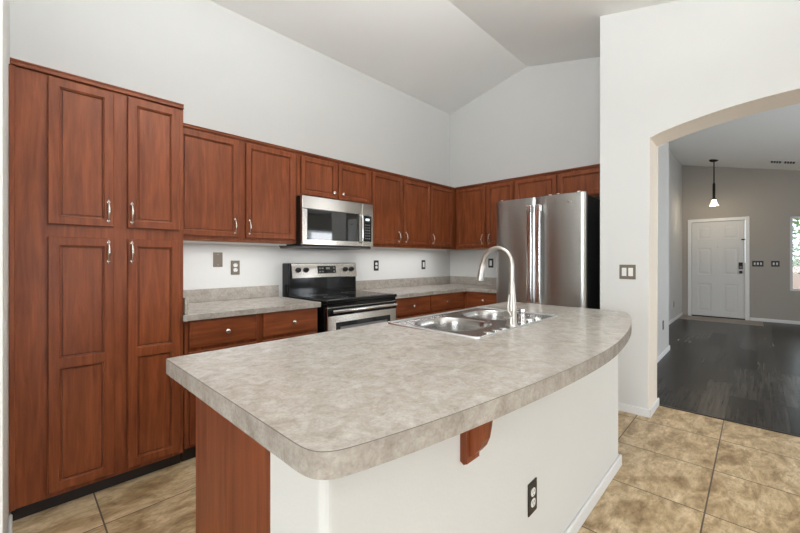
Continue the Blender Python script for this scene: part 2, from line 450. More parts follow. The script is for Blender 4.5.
# entry wall with door and window openings
def wall_holes(name, plane, u0, u1, holes, mat, top, th, axis):
    """boxes around rectangular holes; axis 'x': wall in plane x, spans y. top(u) gives the height"""
    bm = bmesh.new()
    us = sorted({u0, u1, *[h[0] for h in holes], *[h[1] for h in holes], *([q for q in (YK, RY) if axis == 'x' and u0 < q < u1])})
    for a, b_ in zip(us, us[1:]):
        zs = [(0.0, None)]
        hs = [h for h in holes if h[0] <= a + 1e-6 and h[1] >= b_ - 1e-6]
        segs = []
        cur = 0.0
        for h in sorted(hs, key=lambda q: q[2]):
            if h[2] > cur: segs.append([(a, cur), (b_, cur), (b_, h[2]), (a, h[2])])
            cur = h[3]
        segs.append([(a, cur), (b_, cur), (b_, top(b_)), (a, top(a))])
        for s in segs:
            if axis == 'x': prism(bm, s, lambda u, v, w: (w, u, v), plane, plane + th)
            else: prism(bm, s, lambda u, v, w: (u, w, v), plane, plane + th)
    bmesh.ops.remove_doubles(bm, verts=bm.verts, dist=1e-5)
    return struct(name, bm, mat)
DY0, DY1, DZ = 0.175, 1.05, 2.07
wall_holes('wall_entry', XE, YH, 1.22, [(DY0, DY1, 0, DZ), (-1.40, -0.462, 0.64, 2.09)], M['greige'], ceilz, 0.14, 'x')
wall_holes('wall_hall_right', YH - .14, XA2, XE, [(5.1, 7.5, 0.7, 2.05)], M['greige'], lambda u: ceilz(YH), 0.14, 'y')
wall_holes('wall_rear', YR - .14, XD - .15, XA, [(-1.9, 1.9, 0.02, 2.08)], M['wall'], lambda u: ceilz(YR), 0.14, 'y')
wall_holes('wall_dining', XD - .15, YR, YB, [(-1.75, 0.65, 0.62, 2.18)], M['wall'], ceilz, 0.15, 'x')

def baseboard(name, x0, x1, y0, y1):
    struct(name, B(x0, x1, y0, y1, 0.0, 0.066, 0.006), M['trim'])
baseboard('baseboard_arch', XA - .014, XA, 0.615 - .016, 0.965)
baseboard('baseboard_jamb', XA - .014, XA2 + .014, 0.599, 0.613)
baseboard('baseboard_hall_left', XA2, 6.264, 0.861, 0.875)
baseboard('baseboard_hall_step', 6.25, 6.264, 0.875, 1.22)
baseboard('baseboard_foyer_left', 6.264, XE, 1.206, 1.22)
baseboard('baseboard_entry', XE - .014, XE, YH, 0.105)
baseboard('baseboard_left', -0.019, -0.006, 1.25, 2.487)
baseboard('baseboard_island', 0.9, 2.544, 0.586, 0.600)
baseboard('baseboard_island_end', 2.530, 2.544, 0.600, 0.81)

# windows
def window(name, plane, u0, u1, z0, z1, axis, th, mull=(), blinds=False):
    bm = bmesh.new(); f = 0.04
    P = (lambda a, b_, c, d, e, g: box(bm, c, d, a, b_, e, g, 0.003)) if axis == 'x' else (lambda a, b_, c, d, e, g: box(bm, a, b_, c, d, e, g, 0.003))
    P(u0, u1, plane, plane + th, z0, z0 + f); P(u0, u1, plane, plane + th, z1 - f, z1)
    P(u0, u0 + f, plane, plane + th, z0 + f, z1 - f); P(u1 - f, u1, plane, plane + th, z0 + f, z1 - f)
    for m_ in mull: P(m_ - .02, m_ + .02, plane, plane + th, z0 + f, z1 - f)
    w = struct(name, bm, M['trim'])
    bm = bmesh.new(); q = plane + th * .5
    if axis == 'x': box(bm, q, q + .006, u0 + f, u1 - f, z0 + f, z1 - f)
    else: box(bm, u0 + f, u1 - f, q, q + .006, z0 + f, z1 - f)
    obj('pane', bm, M['glass'], w)
    return w
window('window_1', XE + .05, -1.40, -0.462, 0.64, 2.09, 'x', .06)
window('window_2', YH - .10, 5.1, 7.5, 0.70, 2.05, 'y', .06, (6.3,))
window('window_3', YR - .10, -1.9, 1.9, 0.02, 2.08, 'y', .06, (0.0,))
window('window_4', XD - .10, -1.75, 0.65, 0.62, 2.18, 'x', .06, (-0.55,))

# outside, seen through the entry window
struct('ground_outside', B(XE + .2, 24, -12, 6, -0.30, -0.12), M['ground'])
tag(obj('garden_wall', B(15.0, 15.25, -9, 3, -0.12, 1.15), M['stucco']), 'low tan garden wall outside the entry window', 'wall')
def shrub(x, y, h, r, seed, label):
    rnd = random.Random(seed)
    t = thing('tree', label, 'tree', (x, y, -0.12), 0)
    bm = bmesh.new(); tube(bm, [(0, 0, 0), (.03, .02, h * .35), (-.02, .03, h * .7)], [.06, .045, .02], 8); obj('trunk', bm, M['bark'], t, smooth=True)
    bm = bmesh.new()
    for _ in range(700):
        a, b_ = rnd.uniform(0, 2 * PI), rnd.uniform(-1, 1); q = r * rnd.uniform(.4, 1) ** .6
        c = Vector((q * math.cos(a) * math.sqrt(1 - b_ * b_), q * math.sin(a) * math.sqrt(1 - b_ * b_), h * .68 + q * b_ * .9))
        d1 = Vector((rnd.gauss(0, 1), rnd.gauss(0, 1), rnd.gauss(0, 1))).normalized(); d2 = d1.cross(Vector((rnd.gauss(0, 1), rnd.gauss(0, 1), .3))).normalized()
        s = rnd.uniform(.05, .10)
        bm.faces.new([bm.verts.new(c + d1 * s), bm.verts.new(c + d2 * s * .45), bm.verts.new(c - d1 * s), bm.verts.new(c - d2 * s * .45)])
    obj('foliage', bm, M['leaf'], t)
shrub(13.2, -1.05, 2.7, 0.95, 1, 'green leafy tree outside the narrow entry window')

# front door with its casing
dr = struct('door_1', panel_mesh(DY1 - DY0 - .01, DZ - .03, 0.04, [
    (0.00, 0.43, 0.00, 0.80), (0.43, 0.865, 0.00, 0.80), (0.00, 0.43, 0.80, 1.57), (0.43, 0.865, 0.80, 1.57), (0.00, 0.43, 1.57, 2.04), (0.43, 0.865, 1.57, 2.04)],
    [((.10, .10, .10, .10), 0), ((.108, .108, .108, .108), .007), ((.125, .125, .125, .125), .007), ((.155, .155, .155, .155), .001)]), M['doorpaint'],
    loc=(XE + .06, DY1 - .005, 0.025), rot=(0, 0, -PI / 2))
def dl(y, z): return (DY1 - .005 - y, -0.04, z - 0.025)       # entry door local point
bm = bmesh.new(); lathe(bm, [(0, 0), (.03, 0), (.03, .006), (.012, .012), (.011, .035), (.025, .045), (.028, .058), (.018, .07), (0, .072)], 18, Matrix.Rotation(PI / 2, 4, 'X'))
obj('door_knob', bm, M['iron'], dr, dl(0.243, 0.985), smooth=True)
k = obj('keypad_lock', B(-.032, .032, -.03, 0, -.07, .07, .008), M['iron'], dr, dl(0.243, 1.12))
obj('keypad', B(-.02, .02, -.033, -.0305, -.055, -.005, .001), M['grey'], k)
bm = bmesh.new(); box(bm, -.035, .02, -.03, 0, -.012, .012, .003); box(bm, .0, .05, -.022, -.008, -.006, .006, .002); obj('swing_latch', bm, M['iron'], dr, dl(0.20, 1.665))
bm = bmesh.new(); lathe(bm, [(0, 0), (.011, 0), (.011, .004), (0, .005)], 12, Matrix.Rotation(PI / 2, 4, 'X')); obj('peephole', bm, M['nickel'], dr, dl(0.61, 1.52))
bm = bmesh.new()
box(bm, XE - .02, XE, DY0 - .065, DY0, 0, DZ + .065, .005); box(bm, XE - .02, XE, DY1, DY1 + .065, 0, DZ + .065, .005); box(bm, XE - .02, XE, DY0, DY1, DZ, DZ + .065, .005)
struct('trim_2', bm, M['trim'])
struct('trim_3', B(XE, XE + .12, DY0, DY1, 0.0, 0.022), M['iron'])

# ------------------------------------------------------------------ cabinets
def carcass(par, w, d, z0, z1, name='carcass', bottom=None):
    obj(name, B(0, w, 0, d, z0, z1, 0.0015, 1), M['wood'], par)
    if bottom: obj('bottom_panel', B(0.018, w - .018, 0.022, d - .004, z0 - .003, z0 - .0002), M['raw'], par)
def top_trim(par, w, z, d, side=0.0, h=0.03):
    bm = bmesh.new()
    box(bm, -side, w + side, -0.014, d, z, z + h * .38, 0.002, 1)
    box(bm, -side, w + side, -0.008, d, z + h * .38, z + h * .7, 0.002, 1)
    box(bm, -side, w + side, -0.013, d, z + h * .7, z + h, 0.002, 1)
    obj('top_trim', bm, M['woodh'], par)

# pantry (doors reach to Y 2.47)
YP = 2.492
pc = thing('pantry_cabinet', 'tall reddish brown four-door pantry cabinet at the left end of the kitchen', 'cabinet', (-0.015, YP, 0), 0)
PW = 0.721
obj('carcass', B(-.0035, PW, 0, YB - YP - .002, 0.077, 2.145, .002, 1), M['wood'], pc)
obj('scribe_strip', B(-.0035, 0.016, -0.008, 0, 0.077, 2.145, .002, 1), M['wood'], pc)
obj('toe_kick', B(0.004, PW - .002, 0.053, 0.30, 0.0, 0.0765), M['toe'], pc)
top_trim(pc, PW, 2.145, YB - YP - .002)
o_ = 0.015
for x0, x1, hx in ((0.112, 0.369, 0.345), (0.429, 0.682, 0.447)):
    cab_door(pc, x0 + o_, 0, 1.416, x1 - x0, 0.718, 0.046, None, (hx + o_, 1.497))
    cab_door(pc, x0 + o_, 0, 0.104, x1 - x0, 1.250, 0.046, (0.602, 0.648), (hx + o_, 1.283))

YU = 2.81          # face frame of the wall cabinets
UD = YB - YU - .002
UB, UT = 1.378, 2.148
def wall_cab(label, x0, x1, zb, doors, zd0, zd1, hz, knobs=False, y=YU, grp='reddish brown wall cabinets'):
    c = thing('wall_cabinet', label, 'cabinet', (x0, y, 0), 0, grp)
    carcass(c, x1 - x0 - .001, UD, zb, UT, bottom=True)
    top_trim(c, x1 - x0 - .001, UT, UD, 0, .022)
    for a, b_, hx in doors:
        cab_door(c, a - x0, 0, zd0, b_ - a, zd1 - zd0, 0.042, None, None if knobs else (hx - x0, hz), (hx - x0, hz) if knobs else None)
    return c
wall_cab('two-door wall cabinet between the tall pantry and the microwave', 0.712, 1.655, UB, [(0.750, 1.162, 1.134), (1.218, 1.632, 1.243)], 1.410, 2.130, 1.49)
wall_cab('short two-door wall cabinet directly above the microwave', 1.655, 2.482, 1.790, [(1.692, 2.063, 2.022), (2.084, 2.455, 2.122)], 1.803, 2.130, 1.850, True)
wall_cab('two-door wall cabinet just right of the microwave', 2.482, 3.424, UB, [(2.502, 2.938, 2.884), (2.964, 3.418, 2.995)], 1.410, 2.130, 1.49)
wall_cab('single-door wall cabinet in the inner corner of the room', 3.424, 4.258, UB, [(3.436, 3.862, 3.468)], 1.410, 2.130, 1.49)
def side_cab(name, label, xf, y0, y1, zb, zt, depth, grp):
    return thing(name, label, 'cabinet', (xf, y0, 0), -PI / 2, grp)       # local x runs towards -Y, local -y towards -X
XU = 3.93
c = side_cab('wall_cabinet', 'two-door wall cabinet on the right wall left of the refrigerator', XU, 2.788, 1.98, UB, UT, .328, 'reddish brown wall cabinets')
carcass(c, 2.788 - 1.981, XR - XU - .002, UB, UT, bottom=True); top_trim(c, 2.788 - 1.981, UT, XR - XU - .002, 0, .022)
for a, b_, hx in ((2.752, 2.352, 2.388), (2.322, 1.99, 2.293)):
    cab_door(c, 2.788 - a, 0, 1.410, a - b_, .72, .042, None, (2.788 - hx, 1.49))
c = side_cab('wall_cabinet', 'short two-door wall cabinet above the refrigerator', XU, 1.979, 1.0, 1.865, UT, .328, 'reddish brown wall cabinets')
carcass(c, 1.979 - .972, XR - XU - .002, 1.868, UT, bottom=True); top_trim(c, 1.979 - .972, UT, XR - XU - .002, 0, .022)
for a, b_, hx in ((1.962, 1.508, 1.54), (1.482, 1.02, 1.45)):
    cab_door(c, 1.979 - a, 0, 1.880, a - b_, .25, .042)

# base cabinets
YF = 2.482; BD = YB - YF - .022
def base_cab(label, loc, rz, w, d, drawers, doors, grp='reddish brown base cabinets under the wall counters'):
    c = thing('base_cabinet', label, 'cabinet', loc, rz, grp)
    obj('carcass', B(0, w - .001, 0, d, 0.10, 0.874, .0015, 1), M['wood'], c)
    obj('toe_kick', B(0.002, w - .003, 0.065, d, 0, 0.0995), M['toe'], c)
    for a, b_, kx, kz in drawers: cab_drawer(c, a, 0, 0.705, b_ - a, 0.165, (kx, kz))
    for a, b_, hx in doors: cab_door(c, a, 0, 0.125, b_ - a, 0.555, .046, None, (hx, .60))
    return c
base_cab('base cabinet with two drawers between pantry and range', (0.709, YF, 0), 0, 0.939, BD, [(.022, .441, .240, .785), (.487, .921, .713, .785)], [(.022, .441, .41), (.487, .921, .52)])
base_cab('base cabinet with one drawer just right of the range', (2.466, YF, 0), 0, 0.566, BD, [(.030, .550, .276, .785)], [(.030, .550, .08)])
base_cab('base cabinet with one drawer in the inner room corner', (3.033, YF, 0), 0, 1.20, BD, [(.008, .585, .255, .785)], [(.008, .585, .05)])
base_cab('base cabinet with one drawer between room corner and refrigerator', (3.68, 2.480, 0), -PI / 2, 0.535, XR - 3.68 - .022, [(.045, .510, .265, .785)], [(.045, .510, .09)])

# ------------------------------------------------------------------ counters
def slab(poly, z0, z1, hole=None, ch=0.0012):
    bm = bmesh.new()
    def inset(p, d):
        n = len(p); out = []
        for i in range(n):
            a, b_, c_ = Vector(p[i - 1]), Vector(p[i]), Vector(p[(i + 1) % n])
            e1 = (b_ - a).normalized(); e2 = (c_ - b_).normalized()
            n1 = Vector((-e1.y, e1.x)); n2 = Vector((-e2.y, e2.x)); m_ = (n1 + n2); m_ = m_ / max(1e-6, m_.length_squared) * 2
            q = b_ + m_ * d; out.append((q.x, q.y))
        return out
    ar = sum(poly[i - 1][0] * poly[i][1] - poly[i][0] * poly[i - 1][1] for i in range(len(poly)))
    if ar < 0: poly = poly[::-1]
    pin = inset(poly, ch)
    vt, et = loop_edges(bm, pin, z1); vm, em = loop_edges(bm, poly, z1 - ch * .7); vb, eb = loop_edges(bm, poly, z0)
    bridge(bm, vm, vt, 1); bridge(bm, vb, vm, 0)
    et2, eb2 = list(et), list(eb)
    if hole:
        ht, e1 = loop_edges(bm, hole, z1); hb, e2 = loop_edges(bm, hole, z0); bridge(bm, ht, hb, 0); et2 += e1; eb2 += e2
    bmesh.ops.triangle_fill(bm, edges=et2, use_beauty=True); bmesh.ops.triangle_fill(bm, edges=eb2, use_beauty=True)
    return bm
CT0, CT1 = 0.876, 0.914
ct = obj('countertop', slab([(0.708, YB - .001), (0.708, 2.466), (0.690, 2.466), (0.690, 2.440), (1.650, 2.440), (1.650, YB - .001)], CT0, CT1, ch=.003), [M['lam'], M['lam']])
tag(ct, 'short beige stone-look counter between pantry and range', 'countertop', 'stone-look counters along the walls')
bm = bmesh.new(); box(bm, 0.728, 1.650, YB - .021, YB - .001, CT1, 1.014, .002, 1); obj('backsplash', bm, M['lam'], ct)
obj('side_splash', B(0.708, 0.728, 2.470, YB - .001, CT1, 1.012, .002, 1), M['lam'], ct)
ct = obj('countertop', slab([(2.464, YB - .001), (2.464, 2.440), (3.640, 2.440), (3.640, 1.938), (XR - .001, 1.938), (XR - .001, YB - .001)], CT0, CT1, ch=.003), [M['lam'], M['lam']])
tag(ct, 'beige stone-look corner counter running from range to refrigerator', 'countertop', 'stone-look counters along the walls')
obj('backsplash', B(2.464, XR - .021, YB - .021, YB - .001, CT1, 1.014, .002, 1), M['lam'], ct)
obj('backsplash', B(XR - .021, XR - .001, 1.938, YB - .001, CT1, 1.014, .002, 1), M['lam'], ct)

# ------------------------------------------------------------------ island
bm = B(0.41, 2.53, 0.60, 0.81, 0, 0.866)
es = [e for e in bm.edges if abs(e.verts[0].co.z - e.verts[1].co.z) > .5 and e.verts[0].co.y < .7]
bmesh.ops.bevel(bm, geom=es, offset=0.022, segments=5, affect='EDGES', profile=0.5)
struct('wall_island', bm, M['wall'])
ic = thing('island_cabinet', 'reddish brown wood cabinet of the island, its plain end panel facing left', 'cabinet', (0.41, 0.81, 0))
obj('end_panel', B(0, .018, 0.001, 0.490, 0.0, 0.866, .0015, 1), M['wood'], ic)
obj('end_panel', B(2.102, 2.12, 0.001, 0.490, 0.0, 0.866, .0015, 1), M['wood'], ic)
obj('floor_board', B(.018, 2.102, 0.001, 0.45, 0.10, 0.118), M['wood'], ic)
obj('toe_kick', B(.018, 2.102, 0.395, 0.41, 0, 0.10), M['toe'], ic)
bm = bmesh.new()
box(bm, .0, 2.12, 0.4905, 0.509, .10, .135); box(bm, 0, 2.12, .4905, .509, .845, .866)
for x in (0, .40, .80, 1.72, 2.08): box(bm, x, x + .04, .4905, .509, .135, .845)
obj('face_frame', bm, M['wood'], ic)
for i, (a, b_) in enumerate(((.03, .41), (.43, .81), (.83, 1.27), (1.29, 1.73), (1.75, 2.09))):
    bm = panel_mesh(b_ - a, .70, DT, [(0, b_ - a, 0, .70)], ring_prof((.046,) * 4, STEP))
    d = obj('door', bm, M['wood'], ic, (b_, .510, .125), (0, 0, PI))
    obj('handle', handle_mesh(), M['nickel'], d, (.03 if i % 2 else b_ - a - .03, -DT, .60), smooth=True)

# island top: straight back and ends, long bowed front edge
front = [(0.346, 0.600), (0.347, 0.570), (0.352, 0.548), (0.362, 0.532), (0.378, 0.520), (0.400, 0.511), (0.450, 0.499), (0.54, 0.480), (0.68, 0.457), (0.88, 0.431), (1.08, 0.411), (1.25, 0.399),
         (1.42, 0.392), (1.60, 0.393), (1.80, 0.409), (2.00, 0.432), (2.20, 0.464), (2.40, 0.508), (2.56, 0.553), (2.655, 0.590), (2.672, 0.602), (2.680, 0.618)]
def smooth_line(p, it=2):
    for _ in range(it):
        q = [p[0]]
        for a, b_ in zip(p, p[1:]): q += [(a[0] * .75 + b_[0] * .25, a[1] * .75 + b_[1] * .25), (a[0] * .25 + b_[0] * .75, a[1] * .25 + b_[1] * .75)]
        p = q + [p[-1]]
    return p
front = smooth_line(front)
SX0, SX1, SY0, SY1 = 1.320, 2.190, 0.825, 1.375
poly = front + [(2.690, 1.405), (2.680, 1.412), (0.356, 1.412), (0.349, 1.409), (0.346, 1.402)]
it = obj('island_countertop', slab(poly, 0.866, 0.914, rrect(SX0 + .014, SX1 - .014, SY0 + .014, SY1 - .014, .02, 4), ch=.0014), [M['lam'], M['seam']])
tag(it, 'large beige stone-look island top with a long bowed front edge', 'countertop')

# corbel under the overhang
cb = thing('bracket', 'small reddish brown wood corbel under the island overhang', 'bracket', (0.866, 0.60, 0))
prof = [(-.0005, .866), (-.0005, .676), (-.012, .670), (-.024, .676), (-.024, .866)]
bm = bmesh.new(); prism(bm, prof, lambda u, v, w: (w, u, v), 0, .062); obj('back_plate', bm, M['wood'], cb)
prof = [(-.0245, .866), (-.0245, .692), (-.040, .704), (-.056, .724), (-.066, .748), (-.071, .775), (-.075, .802), (-.082, .826), (-.090, .844), (-.094, .850), (-.095, .866)]
bm = bmesh.new(); prism(bm, prof, lambda u, v, w: (w, u, v), .012, .050); obj('bracket_arm', bm, M['wood'], cb)

# ------------------------------------------------------------------ sink
sk = thing('kitchen_sink', 'double bowl stainless steel drop-in sink in the island top', 'sink', (SX0, SY0, 0.914))
bowls = ((0.045, 0.405, 0.110, 0.468), (0.465, 0.825, 0.110, 0.468))
bm = bmesh.new()
Lx, Ly = SX1 - SX0, SY1 - SY0
o0, _ = loop_edges(bm, rrect(0, Lx, 0, Ly, .024, 5), 0.0005)
o1, _ = loop_edges(bm, rrect(.002, Lx - .002, .002, Ly - .002, .022, 5), 0.005)
o2, _ = loop_edges(bm, rrect(.006, Lx - .006, .006, Ly - .006, .020, 5), 0.0075)
o4, _ = loop_edges(bm, rrect(.011, Lx - .011, .011, Ly - .011, .018, 5), 0.006)
o3, e3 = loop_edges(bm, rrect(.018, Lx - .018, .018, Ly - .018, .014, 5), 0.002)
for a, b_ in ((o0, o1), (o1, o2), (o2, o4), (o4, o3)): bridge(bm, a, b_)
obj('rim', bm, M['bright'], sk, smooth=True)  # same steel as the deck; the highlight is put into this brighter colour
bm = bmesh.new(); o3, e3 = loop_edges(bm, rrect(.018, Lx - .018, .018, Ly - .018, .014, 5), 0.002)
fill = list(e3)
for x0, x1, y0, y1 in bowls:
    h0, e0 = loop_edges(bm, rrect(x0, x1, y0, y1, .135, 10), 0.002); fill += e0
bmesh.ops.triangle_fill(bm, edges=fill, use_beauty=True)
obj('sink_deck', bm, M['sink'], sk, smooth=True)
for x0, x1, y0, y1 in bowls:
    bm = bmesh.new(); prev = None
    for ins, z in ((0, .002), (.003, .0028), (.008, -.004), (.012, -.03), (.018, -.15), (.028, -.172), (.05, -.182), (.09, -.186), (.13, -.188)):
        cur, _ = loop_edges(bm, rrect(x0 + ins, x1 - ins, y0 + ins, y1 - ins, max(.02, .135 - ins * .95), 10), z)
        if prev: bridge(bm, prev, cur)
        prev = cur
    bm.faces.new(prev)
    bo = obj('bowl', bm, M['sink'], sk, smooth=True)
    bm = bmesh.new(); lathe(bm, [(0, .001), (.018, .001), (.03, .003), (.042, .005), (.044, .001)], 20, Matrix.Translation(((x0 + x1) / 2, (y0 + y1) / 2, -.187)))
    obj('drain', bm, M['chrome'], bo, smooth=True)
DZK = 0.9165
fx, fy = 1.690, 0.866
fa = thing('faucet', 'tall brushed nickel gooseneck faucet with pull-down spray head', 'faucet', (fx, fy, DZK))
bm = bmesh.new(); lathe(bm, [(0, 0), (.029, 0), (.029, .006), (.025, .010), (0.0235, .03), (.0235, .085), (.021, .12), (.0165, .165), (.0135, .205), (.0125, .215), (0, .215)], 24); obj('body', bm, M['nickel'], fa, smooth=True)
pts = [(0, 0, .212), (0, 0, .25), (0, 0, .300)]
for k in range(1, 15):
    a = PI - (PI * 0.93) * k / 14
    pts.append((0, .080 + .080 * math.cos(a), .300 + .083 * math.sin(a)))
pts.append((0, pts[-1][1] + .006, pts[-1][2] - .018))
bm = bmesh.new(); tube(bm, pts, .0115, 14); obj('spout', bm, M['nickel'], fa, smooth=True)
e = Vector(pts[-1]); dn = Vector((0, .014, -.082))
bm = bmesh.new(); tube(bm, [e - dn * .04, e, e + dn * .25, e + dn * .75, e + dn, e + dn * 1.01], [.0118, .0140, .0155, .0195, .0205, .0170], 18); obj('spray_head', bm, M['nickel'], fa, smooth=True)
bm = bmesh.new(); tube(bm, [(-.018, 0, .062), (-.050, -.004, .062), (-.056, -.005, .062), (-.058, -.005, .062)], [.016, .0195, .0195, .016], 18)
hd = obj('handle', bm, M['nickel'], fa, smooth=True)
bm = bmesh.new(); tube(bm, [(-.044, -.004, .078), (-.046, -.004, .10), (-.040, -.004, .135), (-.036, -.004, .158)], [.0065, .0058, .0050, .0035], 10); obj('lever', bm, M['nickel'], hd, smooth=True)
sd = thing('soap_dispenser', 'short chrome soap dispenser standing right of the faucet base', 'soap dispenser', (1.800, 0.866, DZK))
bm = bmesh.new(); lathe(bm, [(0, 0), (.022, 0), (.022, .004), (.0165, .008), (.0155, .05), (0, .05)], 20); obj('base', bm, M['chrome'], sd, smooth=True)
bm = bmesh.new(); lathe(bm, [(0, .0505), (.0165, .0505), (.0175, .062), (.0165, .072), (0, .074)], 20); tube(bm, [(0, 0, .064), (0, .03, .066), (0, .048, .058)], [.006, .0055, .005], 10); obj('pump_head', bm, M['chrome'], sd, smooth=True)
for x, lab, h in ((1.882, 'round steel sink hole cover next to the soap dispenser', .016), (1.972, 'round steel sink hole cover nearest the right corner of the sink', .014),
               (1.605, 'flat round steel sink hole cover just left of the faucet', .005), (1.535, 'flat round steel sink hole cover, middle of the three left of the faucet', .005), (1.465, 'flat round steel sink hole cover farthest left of the faucet', .005)):
    bm = bmesh.new(); lathe(bm, [(0, 0), (.023, 0), (.023, h * .5), (.017, h * .9), (0, h)], 20)
    tag(obj('hole_cover', bm, M['bright'], None, (x, 0.864, DZK), smooth=True), lab, 'hole cover', 'round covers on the sink deck')

# ------------------------------------------------------------------ range
RX0, RW = 1.688, 0.772
rg = thing('range', 'freestanding electric range with black glass cooktop and steel oven door', 'stove', (RX0, 2.440, 0))
D = YB - 2.440 - .004
bm = bmesh.new(); box(bm, 0, RW, 0.012, D, 0.06, 0.895, .003, 1); obj('body', bm, M['black'], rg)
obj('kick_base', B(.02, RW - .02, .06, D - .02, 0, .0595), M['mattblack'], rg)
bm = B(-.002, RW + .002, -0.035, D - .124, 0.896, 0.926, .009, 3); ck = obj('cooktop', bm, M['black'], rg)
obj('glass_top', B(.022, RW - .022, -0.005, D - .135, .9262, .9278, .0005, 1), M['blackglass'], ck)
for x, y, r in ((.20, .13, .10), (.57, .14, .08), (.20, .38, .075), (.57, .38, .10)):
    bm = bmesh.new()
    for rr in (r, r * .62):
        a_, _ = loop_edges(bm, [(x + rr * math.cos(2 * PI * k / 32), y + rr * math.sin(2 * PI * k / 32)) for k in range(32)], .9281)
        b_, _ = loop_edges(bm, [(x + (rr - .003) * math.cos(2 * PI * k / 32), y + (rr - .003) * math.sin(2 * PI * k / 32)) for k in range(32)], .9281)
        bridge(bm, a_, b_)
    obj('burner_ring', bm, M['grey'], ck)
# back guard
bg_ = obj('back_guard', B(0, RW, D - .120, D, .896, 1.212, .012, 3), M['black'], rg)
bm = bmesh.new()
prism(bm, [(D - .1205, 1.072), (D - .1205, 1.206), (D - .129, 1.206), (D - .147, 1.078), (D - .143, 1.072)], lambda u, v, w: (w, u, v), .022, RW - .014)
fas = obj('control_fascia', bm, M['steel_mw'], bg_)
tl = math.atan2(.018, .128)
def onf(x, z): return (x, D - .147 + (z - 1.078) / .128 * .018 - .0005, z)
for x in (.085, .165, .615, .690):
    bm = bmesh.new(); lathe(bm, [(0, 0), (.024, 0), (.024, .004), (.019, .006), (.0175, .024), (.014, .027), (0, .027)], 20, Matrix.Rotation(PI / 2 - tl, 4, 'X'))
    box(bm, -.004, .004, -.031, -.02, -.016, .016, .001, 1)
    obj('knob', bm, M['mattblack'], fas, onf(x, 1.148), smooth=True)
ds = obj('clock_panel', B(-.105, .105, -.002, .001, -.036, .036, .001, 1), M['blackglass'], fas, onf(.395, 1.148), (-tl, 0, 0))
for i in range(3):
    for j in range(2):
        obj('button', B(-.010, .010, -.001, 0, -.006, .006), M['grey'], ds, ((-.08, -.05, .08)[i], -.0022, -.018 + .032 * j))
obj('clock_display', B(-.022, .022, -.001, 0, -.010, .010), M['grey'], ds, (.01, -.0022, .012))
# front: vent trim, door
obj('vent_trim', B(.004, RW - .004, -.020, .011, .868, .895, .004, 2), M['black'], rg)
dd = obj('oven_door', B(.004, RW - .004, -.030, .011, .245, .866, .006, 2), M['steel_mw'], rg)
obj('door_band', B(.006, RW - .006, -.0335, -.0302, .796, .862, .002, 1), M['black'], dd)
wf = obj('door_window', B(.085, RW - .085, -.0335, -.0302, .37, .742, .002, 1), M['blackglass'], dd)
obj('inner_glass', B(.125, RW - .125, -.0345, -.0336, .41, .705), M['grey'], wf)
bm = bmesh.new()
tube(bm, [(.030, -.064, .836), (.05, -.068, .836), (RW - .05, -.068, .836), (RW - .030, -.064, .836)], [.012, .0135, .0135, .012], 14)
for x in (.045, RW - .045): tube(bm, [(x, -.034, .836), (x, -.066, .836)], .011, 10)
obj('handle', bm, M['bright'], dd, smooth=True)
dw = obj('storage_drawer', B(.004, RW - .004, -.028, .011, .065, .240, .006, 2), M['steel_mw'], rg)

# ------------------------------------------------------------------ microwave
MX0, MWW, MY = 1.658, 0.788, 2.722
mw = thing('microwave', 'over-the-range stainless microwave with dark glass door under short cabinet', 'microwave', (MX0, MY, 1.357))
MH = 0.425; MD = YB - MY - .004
obj('case', B(0, MWW, .032, MD, 0.004, MH, .003, 1), M['mattblack'], mw)
fr = obj('front_top', B(0, .648, 0, .031, MH - .108, MH, .004, 2), M['steel_mw'], mw)
dr_ = obj('door', B(0, .648, -.004, .031, 0.012, MH - .110, .004, 2), M['steel_mw'], mw)
wp = obj('door_window', B(.045, .608, -.007, -.0042, .056, MH - .112, .002, 1), M['mwglass'], dr_)
bm = bmesh.new()
tube(bm, [(.622, -.014, .050), (.622, -.036, .062), (.622, -.040, .10), (.622, -.040, .27), (.622, -.036, .30), (.622, -.014, .310)], [.010, .012, .0125, .0125, .012, .010], 12)
obj('handle', bm, M['bright'], dr_, smooth=True)
cp = obj('control_side', B(.650, MWW, -.002, .031, 0.012, MH, .004, 2), M['steel_mw'], mw)
pd = obj('control_panel', B(.664, MWW - .024, -.004, -.0022, .060, MH - .116, .001, 1), M['blackglass'], cp)
obj('clock_display', B(.690, .735, -.0052, -.0042, .262, .282), M['led'], pd)
for r_ in range(6):
    for q in range(3):
        obj('button', B(.682 + q * .024, .698 + q * .024, -.0050, -.0042, .085 + r_ * .026, .095 + r_ * .026), M['grey'], pd)
obj('bottom_grille', B(.01, MWW - .01, .02, MD, -.012, .0035, .003, 1), M['grey'], mw)
obj('vent_filter', B(.20, .52, .04, .20, -.0155, -.0122), M['mattblack'], mw)

l = bpy.data.lights.new('cooktop_fill', 'AREA'); l.shape = 'RECTANGLE'; l.size = .60; l.size_y = .20; l.energy = .9; l.color = (1.0, 0.98, 0.95)  # lamp added under the microwave to brighten the wall behind the range
o = bpy.data.objects.new('cooktop_fill', l); COL.objects.link(o); o.parent = mw; o.location = (.39, .20, -.0170)

